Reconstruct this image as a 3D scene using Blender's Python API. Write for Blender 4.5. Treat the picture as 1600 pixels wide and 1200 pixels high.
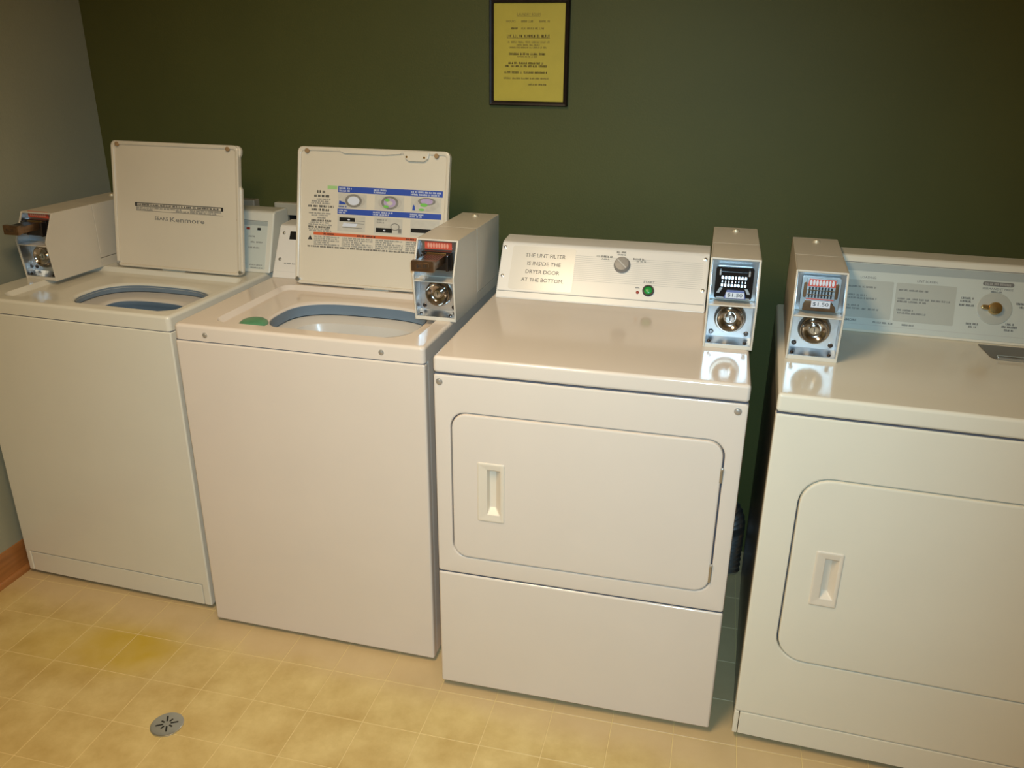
import bpy, bmesh, math, random
from mathutils import Matrix, Vector

for o in list(bpy.data.objects):
    bpy.data.objects.remove(o, do_unlink=True)
SC = bpy.context.scene
COL = SC.collection

# ------------------------------------------------------------------ camera
CAM = Vector((2.0473, -2.5074, 1.5628))
PITCH, YAW, ROLL, FPX = -0.3824, 0.2386, 0.0093, 1296.1
fwd = Vector((-math.sin(YAW) * math.cos(PITCH), math.cos(YAW) * math.cos(PITCH), math.sin(PITCH)))
rgt = Vector((math.cos(YAW), math.sin(YAW), 0))
upv = rgt.cross(fwd)
c_, s_ = math.cos(ROLL), math.sin(ROLL)
rx, ux = c_ * rgt + s_ * upv, -s_ * rgt + c_ * upv
cd = bpy.data.cameras.new('camera')
cam = bpy.data.objects.new('camera', cd)
COL.objects.link(cam)
cd.sensor_width = 36.0
cd.lens = FPX * 36.0 / 1600.0
cd.clip_start = 0.02
cam.matrix_world = Matrix(((rx.x, ux.x, -fwd.x, CAM.x), (rx.y, ux.y, -fwd.y, CAM.y), (rx.z, ux.z, -fwd.z, CAM.z), (0, 0, 0, 1)))
SC.camera = cam

# ------------------------------------------------------------------ light and exposure
wd = bpy.data.worlds.new('world')
SC.world = wd
wd.use_nodes = True
wd.node_tree.nodes['Background'].inputs[0].default_value = (1.0, 0.86, 0.66, 1)
wd.node_tree.nodes['Background'].inputs[1].default_value = 0.05

def lamp(name, kind, loc, power, color, look=None, **kw):
    d = bpy.data.lights.new(name, kind)
    d.energy = power
    d.color = color
    for k, v in kw.items():
        setattr(d, k, v)
    o = bpy.data.objects.new(name, d)
    COL.objects.link(o)
    o.location = loc
    if look is not None:
        o.rotation_euler = (Vector(look) - Vector(loc)).to_track_quat('-Z', 'Y').to_euler()
    return o

# the flash of the photographer's phone, beside the lens
lamp('flash', 'SPOT', CAM + rx * 0.012 + ux * 0.03, 104, (0.50, 0.80, 1.0), CAM + fwd * 2 + rx * 0.02 - ux * 0.13,
     spot_size=math.radians(89), spot_blend=1.0, shadow_soft_size=0.012)
# the warm ceiling fixture of the room
lamp('ceiling_lamp', 'AREA', (1.40, -1.95, 2.36), 28.5, (0.97, 0.72, 0.43), (1.40, -1.95, 0),
     shape='RECTANGLE', size=0.30, size_y=1.1, spread=math.radians(158))

SC.view_settings.view_transform = 'Standard'
SC.view_settings.look = 'None'
SC.view_settings.gamma = 1.0
SC.view_settings.use_curve_mapping = False
SC.view_settings.exposure = 0.0

# ------------------------------------------------------------------ materials
def srgb(r, g, b):
    f = lambda c: (c / 255 / 12.92) if c / 255 <= 0.04045 else ((c / 255 + 0.055) / 1.055) ** 2.4
    return (f(r), f(g), f(b))

def mat(name, col, rough=0.4, metal=0.0, var=0.05, vscale=6.0, bump=0.0, bscale=300.0, coat=0.0, spec=0.5, emit=None):
    m = bpy.data.materials.new(name)
    m.use_nodes = True
    nt = m.node_tree
    b = nt.nodes['Principled BSDF']
    b.inputs['Roughness'].default_value = rough
    b.inputs['Metallic'].default_value = metal
    b.inputs['Specular IOR Level'].default_value = spec
    b.inputs['Coat Weight'].default_value = coat
    b.inputs['Coat Roughness'].default_value = 0.05
    tc = nt.nodes.new('ShaderNodeTexCoord')
    n = nt.nodes.new('ShaderNodeTexNoise')
    n.inputs['Scale'].default_value = vscale
    n.inputs['Detail'].default_value = 4
    nt.links.new(tc.outputs['Object'], n.inputs['Vector'])
    r = nt.nodes.new('ShaderNodeValToRGB')
    r.color_ramp.elements[0].position = 0.3
    r.color_ramp.elements[1].position = 0.7
    r.color_ramp.elements[0].color = tuple(c * (1 - var) for c in col) + (1,)
    r.color_ramp.elements[1].color = tuple(min(1, c * (1 + var)) for c in col) + (1,)
    nt.links.new(n.outputs['Fac'], r.inputs['Fac'])
    nt.links.new(r.outputs['Color'], b.inputs['Base Color'])
    if bump > 0:
        n2 = nt.nodes.new('ShaderNodeTexNoise')
        n2.inputs['Scale'].default_value = bscale
        n2.inputs['Detail'].default_value = 2
        nt.links.new(tc.outputs['Object'], n2.inputs['Vector'])
        bp = nt.nodes.new('ShaderNodeBump')
        bp.inputs['Strength'].default_value = bump
        bp.inputs['Distance'].default_value = 0.001
        nt.links.new(n2.outputs['Fac'], bp.inputs['Height'])
        nt.links.new(bp.outputs['Normal'], b.inputs['Normal'])
    if emit:
        b.inputs['Emission Color'].default_value = emit[0] + (1,)
        b.inputs['Emission Strength'].default_value = emit[1]
    return m

M = {}
M['enamel'] = mat('white_enamel', (0.76, 0.66, 0.56), 0.13, var=0.012, bump=0.05, bscale=220)
M['enamel_aged'] = mat('aged_enamel', (0.755, 0.715, 0.605), 0.16, var=0.015, bump=0.06, bscale=220)
M['enamel_bisque'] = mat('bisque_enamel', (0.81, 0.745, 0.605), 0.13, var=0.015, bump=0.06, bscale=220)
M['box_paint'] = mat('box_paint', (0.70, 0.63, 0.52), 0.42, var=0.03, bump=0.25, bscale=420)
M['panel_white'] = mat('panel_white', (0.82, 0.76, 0.68), 0.3, var=0.01)
M['panel_cool'] = mat('panel_cool', (0.62, 0.64, 0.57), 0.3, var=0.01)
M['panel_grey'] = mat('panel_grey', (0.50, 0.50, 0.43), 0.35, var=0.02)
M['band_grey'] = mat('band_grey', (0.42, 0.45, 0.42), 0.35, var=0.02)
M['plastic_cream'] = mat('plastic_cream', (0.78, 0.68, 0.545), 0.35, var=0.02)
M['lid_white'] = mat('lid_white', (0.74, 0.65, 0.51), 0.22, var=0.015, bump=0.05, bscale=220)
M['tub_plastic'] = mat('tub_plastic', (0.19, 0.25, 0.31), 0.4, var=0.06)
M['basket'] = mat('basket_porcelain', (0.66, 0.60, 0.52), 0.25, var=0.03)
M['shadow_gap'] = mat('seal_and_seam_shade', (0.09, 0.10, 0.13), 0.6, var=0.05)  # grey of the door seal, also painted as shade in the panel seams
M['black'] = mat('black_plastic', (0.012, 0.012, 0.012), 0.35, var=0.1)
M['ink'] = mat('black_ink', (0.03, 0.028, 0.026), 0.5, var=0.05)
M['ink_grey'] = mat('grey_ink', (0.20, 0.19, 0.17), 0.5, var=0.05)
M['ink_pale'] = mat('pale_ink', (0.52, 0.49, 0.44), 0.5, var=0.03)
M['chrome'] = mat('chrome', (0.82, 0.84, 0.86), 0.10, 1.0, var=0.03)
M['steel'] = mat('brushed_steel', (0.60, 0.63, 0.66), 0.30, 1.0, var=0.06, vscale=20, bump=0.1, bscale=150)
M['steel_bright'] = mat('bright_steel', (0.85, 0.89, 0.93), 0.33, 1.0, var=0.05, vscale=20, bump=0.12, bscale=120)
M['dark_chrome'] = mat('dark_chrome', (0.09, 0.075, 0.07), 0.2, 0.85, var=0.1, vscale=30)
M['bronze'] = mat('bronze_slide', (0.22, 0.13, 0.07), 0.28, 0.8, var=0.2, vscale=60)
M['brass'] = mat('brass', (0.75, 0.52, 0.22), 0.25, 1.0, var=0.08)
M['lock_brass'] = mat('lock_brass', (0.85, 0.72, 0.50), 0.45, 0.5, var=0.05)
M['slide_black'] = mat('slide_black', (0.012, 0.010, 0.010), 0.2, var=0.1, spec=0.4)
M['bar_chrome'] = mat('bar_chrome', (0.75, 0.78, 0.82), 0.32, 0.9, var=0.03)
M['guard_chrome'] = mat('guard_chrome', (0.46, 0.41, 0.36), 0.14, 1.0, var=0.05)
M['steel_dull'] = mat('steel_dull', (0.36, 0.37, 0.37), 0.38, 0.9, var=0.06, vscale=20)
M['screw_steel'] = mat('screw_steel', (0.62, 0.60, 0.56), 0.38, 0.75, var=0.05)
M['red'] = mat('red_decal', (0.62, 0.09, 0.05), 0.4, var=0.06)
M['pink'] = mat('coin_pink', (0.78, 0.34, 0.24), 0.4, var=0.05)
M['tag_white'] = mat('tag_white', (0.72, 0.74, 0.80), 0.4, var=0.03)
M['tag_blue'] = mat('tag_blue', (0.14, 0.18, 0.42), 0.4, var=0.05)
M['blue'] = mat('label_blue', (0.035, 0.085, 0.40), 0.4, var=0.05)
M['orange'] = mat('label_orange', (0.66, 0.13, 0.045), 0.4, var=0.05)
M['label_green'] = mat('label_green', (0.40, 0.62, 0.25), 0.4, var=0.05)
M['spot_green'] = mat('spot_green', (0.20, 0.55, 0.10), 0.4, var=0.05)
M['spot_purple'] = mat('spot_purple', (0.48, 0.36, 0.55), 0.4, var=0.08, vscale=80)
M['photo_grey'] = mat('photo_grey', (0.55, 0.50, 0.42), 0.4, var=0.1, vscale=60)
M['photo_light'] = mat('photo_light', (0.60, 0.55, 0.46), 0.4, var=0.05, vscale=60)
M['photo_dark'] = mat('photo_dark', (0.24, 0.22, 0.19), 0.4, var=0.2, vscale=80)
M['tape'] = mat('tape_label', (0.80, 0.725, 0.62), 0.2, var=0.01)
M['knob_grey'] = mat('knob_grey', (0.28, 0.25, 0.22), 0.35, var=0.1, vscale=80)
M['button_green'] = mat('button_green', (0.02, 0.30, 0.05), 0.25, var=0.1)
M['lamp_red'] = mat('indicator_red', (0.35, 0.04, 0.02), 0.3, var=0.1)
M['cup_green'] = mat('dispenser_green', (0.10, 0.26, 0.13), 0.35, var=0.12, vscale=30)
M['rubber'] = mat('stained_rubber', (0.36, 0.22, 0.10), 0.7, var=0.2, vscale=80)
M['frame_dark'] = mat('frame_dark_wood', (0.018, 0.011, 0.009), 0.4, var=0.3, vscale=30, spec=0.25)
M['paper_yellow'] = mat('yellow_paper', (0.56, 0.43, 0.043), 0.6, var=0.04, vscale=25)
M['paper_ink'] = mat('notice_ink', (0.20, 0.135, 0.025), 0.6, var=0.05)
M['wall_green'] = mat('green_wall_paint', (0.094, 0.096, 0.027), 0.55, var=0.05, vscale=3, bump=0.3, bscale=170, spec=0.25)
M['wall_cream'] = mat('greige_wall_paint', (0.33, 0.335, 0.255), 0.5, var=0.04, vscale=3, bump=0.4, bscale=170)
M['ceiling'] = mat('ceiling_paint', (0.70, 0.66, 0.56), 0.8, var=0.03, bump=0.3, bscale=60)
M['hinge'] = mat('hinge_metal', (0.42, 0.33, 0.21), 0.5, 0.5, var=0.1)
M['foil'] = mat('duct_foil', (0.75, 0.75, 0.75), 0.38, 1.0, var=0.15, vscale=40, bump=0.4, bscale=60)
M['side_dark'] = mat('shaded_side', (0.14, 0.125, 0.10), 0.28, var=0.06)  # right dryer's cabinet side, darkened in colour for the shade of the gap
M['box_cream'] = mat('outlet_box_cream', (0.50, 0.45, 0.34), 0.5, var=0.05)
M['box_grey'] = mat('outlet_box_grey', (0.36, 0.29, 0.20), 0.5, var=0.05)
M['lint_grey'] = mat('lint_cover_metal', (0.16, 0.14, 0.115), 0.35, 0.35, var=0.05)
M['diffuser'] = mat('lamp_diffuser', (0.9, 0.85, 0.7), 0.5, emit=((1.0, 0.80, 0.52), 3.0))
M['grout'] = mat('vinyl_joint', (0.70, 0.54, 0.25), 0.45, var=0.05, vscale=8)

def oak():
    m = mat('oak_trim', (0.36, 0.15, 0.045), 0.35, var=0.2, vscale=5)
    nt = m.node_tree
    n = [x for x in nt.nodes if x.type == 'TEX_NOISE'][0]
    mp = nt.nodes.new('ShaderNodeMapping')
    mp.inputs['Scale'].default_value = (12, 0.6, 12)
    tc = [x for x in nt.nodes if x.type == 'TEX_COORD'][0]
    nt.links.new(tc.outputs['Object'], mp.inputs['Vector'])
    nt.links.new(mp.outputs['Vector'], n.inputs['Vector'])
    return m
M['oak'] = oak()

def vinyl():
    m = bpy.data.materials.new('vinyl_tile')
    m.use_nodes = True
    nt = m.node_tree
    L = nt.links.new
    b = nt.nodes['Principled BSDF']
    b.inputs['Roughness'].default_value = 0.42
    geo = nt.nodes.new('ShaderNodeNewGeometry')
    n1 = nt.nodes.new('ShaderNodeTexNoise')
    n1.inputs['Scale'].default_value = 9
    n1.inputs['Detail'].default_value = 8
    n1.inputs['Roughness'].default_value = 0.65
    L(geo.outputs['Position'], n1.inputs['Vector'])
    r1 = nt.nodes.new('ShaderNodeValToRGB')
    r1.color_ramp.elements[0].position = 0.30
    r1.color_ramp.elements[0].color = (0.49, 0.335, 0.112, 1)
    r1.color_ramp.elements[1].position = 0.70
    r1.color_ramp.elements[1].color = (0.68, 0.525, 0.225, 1)
    L(n1.outputs['Fac'], r1.inputs['Fac'])
    # the yellow stain on the vinyl between washers and drain
    def blob(cx, cy, sx, sy):
        mp = nt.nodes.new('ShaderNodeMapping')
        mp.inputs['Location'].default_value = (-cx / sx, -cy / sy, 0)
        mp.inputs['Scale'].default_value = (1 / sx, 1 / sy, 0)
        L(geo.outputs['Position'], mp.inputs['Vector'])
        v = nt.nodes.new('ShaderNodeVectorMath')
        v.operation = 'LENGTH'
        L(mp.outputs['Vector'], v.inputs[0])
        mr = nt.nodes.new('ShaderNodeMapRange')
        mr.interpolation_type = 'SMOOTHSTEP'
        mr.inputs['From Min'].default_value = 1.0
        mr.inputs['From Max'].default_value = 0.1
        L(v.outputs['Value'], mr.inputs['Value'])
        return mr.outputs['Result']
    a, c = blob(0.585, -0.925, 0.20, 0.15), blob(0.42, -0.97, 0.33, 0.17)
    ad = nt.nodes.new('ShaderNodeMath')
    ad.operation = 'MULTIPLY_ADD'
    L(c, ad.inputs[0])
    ad.inputs[1].default_value = 0.45
    L(a, ad.inputs[2])
    ad.use_clamp = True
    n2 = nt.nodes.new('ShaderNodeTexNoise')
    n2.inputs['Scale'].default_value = 14
    L(geo.outputs['Position'], n2.inputs['Vector'])
    mu = nt.nodes.new('ShaderNodeMath')
    mu.operation = 'MULTIPLY'
    L(ad.outputs[0], mu.inputs[0])
    n2m = nt.nodes.new('ShaderNodeMapRange')
    n2m.inputs['From Min'].default_value = 0.25
    n2m.inputs['From Max'].default_value = 0.75
    n2m.inputs['To Min'].default_value = 0.55
    n2m.inputs['To Max'].default_value = 1.0
    L(n2.outputs['Fac'], n2m.inputs['Value'])
    L(n2m.outputs['Result'], mu.inputs[1])
    mx = nt.nodes.new('ShaderNodeMix')
    mx.data_type = 'RGBA'
    mx.blend_type = 'MIX'
    L(mu.outputs[0], mx.inputs[0])
    L(r1.outputs['Color'], mx.inputs[6])
    mx.inputs[7].default_value = (0.52, 0.345, 0.02, 1)
    # the vinyl close to the machines has yellowed less
    sp = nt.nodes.new('ShaderNodeSeparateXYZ')
    L(geo.outputs['Position'], sp.inputs[0])
    n4 = nt.nodes.new('ShaderNodeTexNoise')
    n4.inputs['Scale'].default_value = 6
    L(geo.outputs['Position'], n4.inputs['Vector'])
    sl = nt.nodes.new('ShaderNodeMath')
    sl.operation = 'MULTIPLY_ADD'
    L(sp.outputs['X'], sl.inputs[0])
    sl.inputs[1].default_value = 0.085
    L(sp.outputs['Y'], sl.inputs[2])
    sm_ = nt.nodes.new('ShaderNodeMath')
    sm_.operation = 'MULTIPLY_ADD'
    L(n4.outputs['Fac'], sm_.inputs[0])
    sm_.inputs[1].default_value = 0.10
    L(sl.outputs[0], sm_.inputs[2])
    mr2 = nt.nodes.new('ShaderNodeMapRange')
    mr2.interpolation_type = 'SMOOTHSTEP'
    mr2.inputs['From Min'].default_value = -0.80
    mr2.inputs['From Max'].default_value = -0.68
    mr2.inputs['To Max'].default_value = 0.75
    L(sm_.outputs[0], mr2.inputs['Value'])
    mx2 = nt.nodes.new('ShaderNodeMix')
    mx2.data_type = 'RGBA'
    L(mr2.outputs['Result'], mx2.inputs[0])
    L(mx.outputs[2], mx2.inputs[6])
    mx2.inputs[7].default_value = (0.60, 0.44, 0.245, 1)
    L(mx2.outputs[2], b.inputs['Base Color'])
    n3 = nt.nodes.new('ShaderNodeTexNoise')
    n3.inputs['Scale'].default_value = 120
    L(geo.outputs['Position'], n3.inputs['Vector'])
    bp = nt.nodes.new('ShaderNodeBump')
    bp.inputs['Strength'].default_value = 0.15
    bp.inputs['Distance'].default_value = 0.001
    L(n3.outputs['Fac'], bp.inputs['Height'])
    L(bp.outputs['Normal'], b.inputs['Normal'])
    return m
M['vinyl'] = vinyl()

# ------------------------------------------------------------------ mesh helpers
def rrect(x0, x1, y0, y1, r, nc=6, ns=8):
    """rounded rectangle, 4*(nc+ns) points, counter-clockwise from the lower left"""
    pts = []
    cs = [(x0 + r, y0 + r, 180), (x1 - r, y0 + r, 270), (x1 - r, y1 - r, 0), (x0 + r, y1 - r, 90)]
    for k in range(4):
        cx, cy, a0 = cs[k]
        arc = [(cx + r * math.cos(math.radians(a0 + 90 * i / (nc - 1))), cy + r * math.sin(math.radians(a0 + 90 * i / (nc - 1)))) for i in range(nc)]
        pts += arc
        nx, ny, na = cs[(k + 1) % 4]
        e = (nx + r * math.cos(math.radians(na)), ny + r * math.sin(math.radians(na)))
        s = arc[-1]
        for i in range(1, ns + 1):
            t = i / (ns + 1)
            pts.append((s[0] + (e[0] - s[0]) * t, s[1] + (e[1] - s[1]) * t))
    return pts

class MB:
    def __init__(self, frame=None):
        self.bm = bmesh.new()
        self.F = frame or Matrix.Identity(4)
        self.mi = 0

    def _merge(self, t, recalc=True):
        if recalc:
            bmesh.ops.recalc_face_normals(t, faces=t.faces[:])
        t.transform(self.F)
        for f in t.faces:
            f.material_index = self.mi
        me = bpy.data.meshes.new('tmp')
        t.to_mesh(me)
        t.free()
        self.bm.from_mesh(me)
        bpy.data.meshes.remove(me)

    def box(self, x0, x1, y0, y1, z0, z1, bev=0.0, seg=2):
        t = bmesh.new()
        v = [t.verts.new(p) for p in ((x0, y0, z0), (x1, y0, z0), (x1, y1, z0), (x0, y1, z0), (x0, y0, z1), (x1, y0, z1), (x1, y1, z1), (x0, y1, z1))]
        for q in ((0, 3, 2, 1), (4, 5, 6, 7), (0, 1, 5, 4), (1, 2, 6, 5), (2, 3, 7, 6), (3, 0, 4, 7)):
            t.faces.new([v[i] for i in q])
        if bev:
            bmesh.ops.bevel(t, geom=t.edges[:], offset=bev, segments=seg, profile=0.5, affect='EDGES', clamp_overlap=True)
        self._merge(t)
        return self

    def prism(self, pts, a, b, axis='x', bev=0.0, seg=2):
        t = bmesh.new()
        m = {'x': lambda p, h: (h, p[0], p[1]), 'y': lambda p, h: (p[0], h, p[1]), 'z': lambda p, h: (p[0], p[1], h)}[axis]
        A = [t.verts.new(m(p, a)) for p in pts]
        B = [t.verts.new(m(p, b)) for p in pts]
        n = len(pts)
        t.faces.new(A)
        t.faces.new(B[::-1])
        for i in range(n):
            t.faces.new((A[i], A[(i + 1) % n], B[(i + 1) % n], B[i]))
        if bev:
            bmesh.ops.recalc_face_normals(t, faces=t.faces[:])
            ed = [e for e in t.edges if e.calc_face_angle(0) > 0.5]
            bmesh.ops.bevel(t, geom=ed, offset=bev, segments=seg, profile=0.5, affect='EDGES', clamp_overlap=True)
        self._merge(t)
        return self

    def loft(self, rings, cap0=False, cap1=False):
        t = bmesh.new()
        R = [[t.verts.new(p) for p in r] for r in rings]
        n = len(R[0])
        for a, b in zip(R, R[1:]):
            for i in range(n):
                t.faces.new((a[i], a[(i + 1) % n], b[(i + 1) % n], b[i]))
        if cap0:
            t.faces.new(R[0])
        if cap1:
            t.faces.new(R[-1][::-1])
        self._merge(t)
        return self

    def lathe(self, prof, cx, cy, n=32, cap0=True, cap1=True, sx=1.0):
        rings = [[(cx + r * sx * math.cos(2 * math.pi * i / n), cy + r * math.sin(2 * math.pi * i / n), h) for i in range(n)] for r, h in prof]
        return self.loft(rings, cap0, cap1)

    def quad(self, x0, x1, y0, y1, z):
        t = bmesh.new()
        t.faces.new([t.verts.new(p) for p in ((x0, y0, z), (x1, y0, z), (x1, y1, z), (x0, y1, z))])
        self._merge(t, False)
        return self

    def poly(self, pts):
        t = bmesh.new()
        t.faces.new([t.verts.new(p) for p in pts])
        self._merge(t, False)
        return self

    def disc(self, cx, cy, rx_, ry_, z, n=24, hole=0.0, a0=0, a1=360):
        t = bmesh.new()
        full = a1 - a0 >= 360
        k = n if full else n + 1
        an = [math.radians(a0 + (a1 - a0) * i / n) for i in range(k)]
        o = [t.verts.new((cx + rx_ * math.cos(a), cy + ry_ * math.sin(a), z)) for a in an]
        if hole:
            q = [t.verts.new((cx + rx_ * hole * math.cos(a), cy + ry_ * hole * math.sin(a), z)) for a in an]
            for i in range(k if full else k - 1):
                j = (i + 1) % k
                t.faces.new((o[i], o[j], q[j], q[i]))
        else:
            t.faces.new(o)
        self._merge(t, False)
        return self

    def text(self, s, cx, cy, width, z, size=None, align='c', bold=0.0):
        cu = bpy.data.curves.new('txt', 'FONT')
        cu.body = s
        cu.resolution_u = 2
        cu.offset = bold
        ob = bpy.data.objects.new('txt', cu)
        me = bpy.data.meshes.new_from_object(ob)
        t = bmesh.new()
        t.from_mesh(me)
        bpy.data.objects.remove(ob)
        bpy.data.curves.remove(cu)
        bpy.data.meshes.remove(me)
        xs = [v.co.x for v in t.verts]
        ys = [v.co.y for v in t.verts]
        w, h = max(xs) - min(xs), max(ys) - min(ys)
        kx = width / w if width else size / h
        ky = size / h if size else kx
        ox = {'c': (max(xs) + min(xs)) / 2, 'l': min(xs), 'r': max(xs)}[align]
        oy = (max(ys) + min(ys)) / 2
        for v in t.verts:
            v.co = ((v.co.x - ox) * kx + cx, (v.co.y - oy) * ky + cy, z)
        self._merge(t, False)
        return self

    def scribble(self, x0, x1, cy, h, z, seed=0, dens=1.0):
        """a line of print too small to read: strokes grouped as letters and words"""
        rn = random.Random(seed)
        t = bmesh.new()
        lw = h * 0.62
        x = x0
        left = rn.randint(3, 8)
        def q(a, b, c, d):
            t.faces.new([t.verts.new(p) for p in ((a, c, z), (b, c, z), (b, d, z), (a, d, z))])
        while x + lw <= x1:
            if left == 0:
                x += lw * 0.8
                left = rn.randint(2, 8)
                continue
            sw = h * 0.17 * dens
            hh = h * rn.choice((0.5, 0.5, 0.42))
            y0, y1 = cy - h * 0.5, cy + hh
            q(x, x + sw, y0, y1)
            k = rn.random()
            if k < 0.75:
                q(x + lw - h * 0.17 - sw, x + lw - h * 0.17, y0, y1)
            if k < 0.45:
                q(x, x + lw - h * 0.17, y1 - sw, y1)
            if k > 0.25:
                q(x, x + lw - h * 0.17, y0, y0 + sw)
            if 0.3 < k < 0.8:
                q(x, x + lw - h * 0.17, cy - sw / 2, cy + sw / 2)
            x += lw
            left -= 1
        self._merge(t, False)
        return self

    def tube(self, path, r, n=12, ripple=0.0):
        rings = []
        pts = [Vector(p) for p in path]
        for i, p in enumerate(pts):
            d = (pts[min(i + 1, len(pts) - 1)] - pts[max(i - 1, 0)]).normalized()
            a = d.orthogonal().normalized() if i == 0 else (a - d * a.dot(d)).normalized()
            b = d.cross(a)
            rr = r + (ripple if i % 2 else 0)
            rings.append([tuple(p + rr * (math.cos(2 * math.pi * k / n) * a + math.sin(2 * math.pi * k / n) * b)) for k in range(n)])
        return self.loft(rings, True, True)

    def build(self, name, mats, parent=None, smooth=True, angle=40, label=None):
        me = bpy.data.meshes.new(name)
        self.bm.to_mesh(me)
        self.bm.free()
        for m in (mats if isinstance(mats, (list, tuple)) else [mats]):
            me.materials.append(M[m])
        if smooth:
            me.polygons.foreach_set('use_smooth', [True] * len(me.polygons))
            me.set_sharp_from_angle(angle=math.radians(angle))
        o = bpy.data.objects.new(name, me)
        COL.objects.link(o)
        if parent:
            o.parent = parent
        if smooth:
            w = o.modifiers.new('normals', 'WEIGHTED_NORMAL')
            w.keep_sharp = True
        if label:
            o['label'] = label
        return o

def frame(y0, z0, y1, z1, x=0.0):
    """u along x, v up the face from (y0,z0) to (y1,z1), w outwards to the viewer"""
    L = math.hypot(y1 - y0, z1 - z0)
    a, b = (y1 - y0) / L, (z1 - z0) / L
    return Matrix(((1, 0, 0, x), (0, a, -b, y0), (0, b, a, z0), (0, 0, 0, 1)))

def thing(name, label, cat, loc=(0, 0, 0), rz=0.0, group=None):
    o = bpy.data.objects.new(name, None)
    COL.objects.link(o)
    o.location = loc
    o.rotation_euler = (0, 0, rz)
    o['label'] = label
    o['category'] = cat
    if group:
        o['group'] = group
    return o

def struct(o):
    o['kind'] = 'structure'
    return o

# ------------------------------------------------------------------ room
X1, YF, HC = 3.9, -3.7, 2.42
ZG = -0.0007
floor = struct(MB().box(-0.004, X1, YF, 0, -0.10, ZG).build('floor', 'grout', smooth=False))
struct(MB().box(-0.02, X1 + 0.1, 0, 0.1, -0.1, HC).build('wall_back', 'wall_green', smooth=False))
struct(MB().box(-0.12, -0.004, YF - 0.1, 0.1, -0.1, HC).build('wall_left', 'wall_cream', smooth=False))
struct(MB().box(X1, X1 + 0.1, YF - 0.1, 0, -0.1, HC).build('wall_right', 'wall_cream', smooth=False))
struct(MB().box(-0.004, X1, YF - 0.1, YF, -0.1, HC).build('wall_front', 'wall_cream', smooth=False))
struct(MB().box(-0.12, X1 + 0.1, YF - 0.1, 0.1, HC, HC + 0.1).build('ceiling', 'ceiling', smooth=False))
bb = struct(MB().prism([(-0.004, 0), (0.006, 0), (0.006, 0.078), (0.003, 0.094), (-0.001, 0.101), (-0.004, 0.102)], 0, YF, 'y').build('baseboard_left', 'oak'))
struct(MB().prism([(0.006, 0)] + [(0.006 + 0.010 * math.cos(math.radians(a)), 0.020 * math.sin(math.radians(a))) for a in range(0, 91, 15)], 0, YF, 'y').build('trim_1', 'oak'))

# vinyl tiles: one mesh for all whole tiles, the rest of the room joined
S, TX, TY, G = 0.1515, 0.7047, -0.8782, 0.0021
def tile_bm(mb, x0, x1, y0, y1):
    mb.box(x0, x1, y0, y1, ZG - 0.001, 0.0, 0.0006, 1)
whole = None
rest = MB()
i0, j0 = -5, -6
for i in range(i0, 22):
    for j in range(j0, 20):
        xa, xb = TX + i * S, TX + (i + 1) * S
        yb, ya = TY - j * S, TY - (j + 1) * S
        ca, cb = max(xa + G / 2, 0.001), min(xb - G / 2, X1 - 0.001)
        da, db = max(ya + G / 2, YF + 0.001), min(yb - G / 2, -0.001)
        if cb - ca < 0.01 or db - da < 0.01:
            continue
        part = cb - ca > S - G - 1e-4 and db - da > S - G - 1e-4
        near = -1 <= j <= 4 and xa < 3.1
        if near:
            if part:
                if whole is None:
                    mb = MB()
                    tile_bm(mb, -S / 2 + G / 2, S / 2 - G / 2, -S / 2 + G / 2, S / 2 - G / 2)
                    o = mb.build('tile', 'vinyl', floor, smooth=False)
                    whole = o.data
                else:
                    o = bpy.data.objects.new('tile', whole)
                    COL.objects.link(o)
                    o.parent = floor
                o.location = ((xa + xb) / 2, (ya + yb) / 2, 0)
            else:
                mb = MB()
                tile_bm(mb, ca, cb, da, db)
                mb.build('tile', 'vinyl', floor, smooth=False)
        else:
            tile_bm(rest, ca, cb, da, db)
o = rest.build('tile_field', 'vinyl', floor, smooth=False)
o['kind'] = 'stuff'

# ------------------------------------------------------------------ coin box (part of a machine)
def screw(parent, F, u, v, r=0.006, m='screw_steel', name='screw'):
    mb = MB(F @ Matrix.Translation((u, v, 0)))
    mb.lathe([(r * 1.25, 0.0), (r * 1.25, 0.0008), (r, 0.001), (r * 0.8, 0.0028), (r * 0.3, 0.0036)], 0, 0, 14)
    ob = mb.build(name, [m, 'black'], parent)
    return ob

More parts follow.
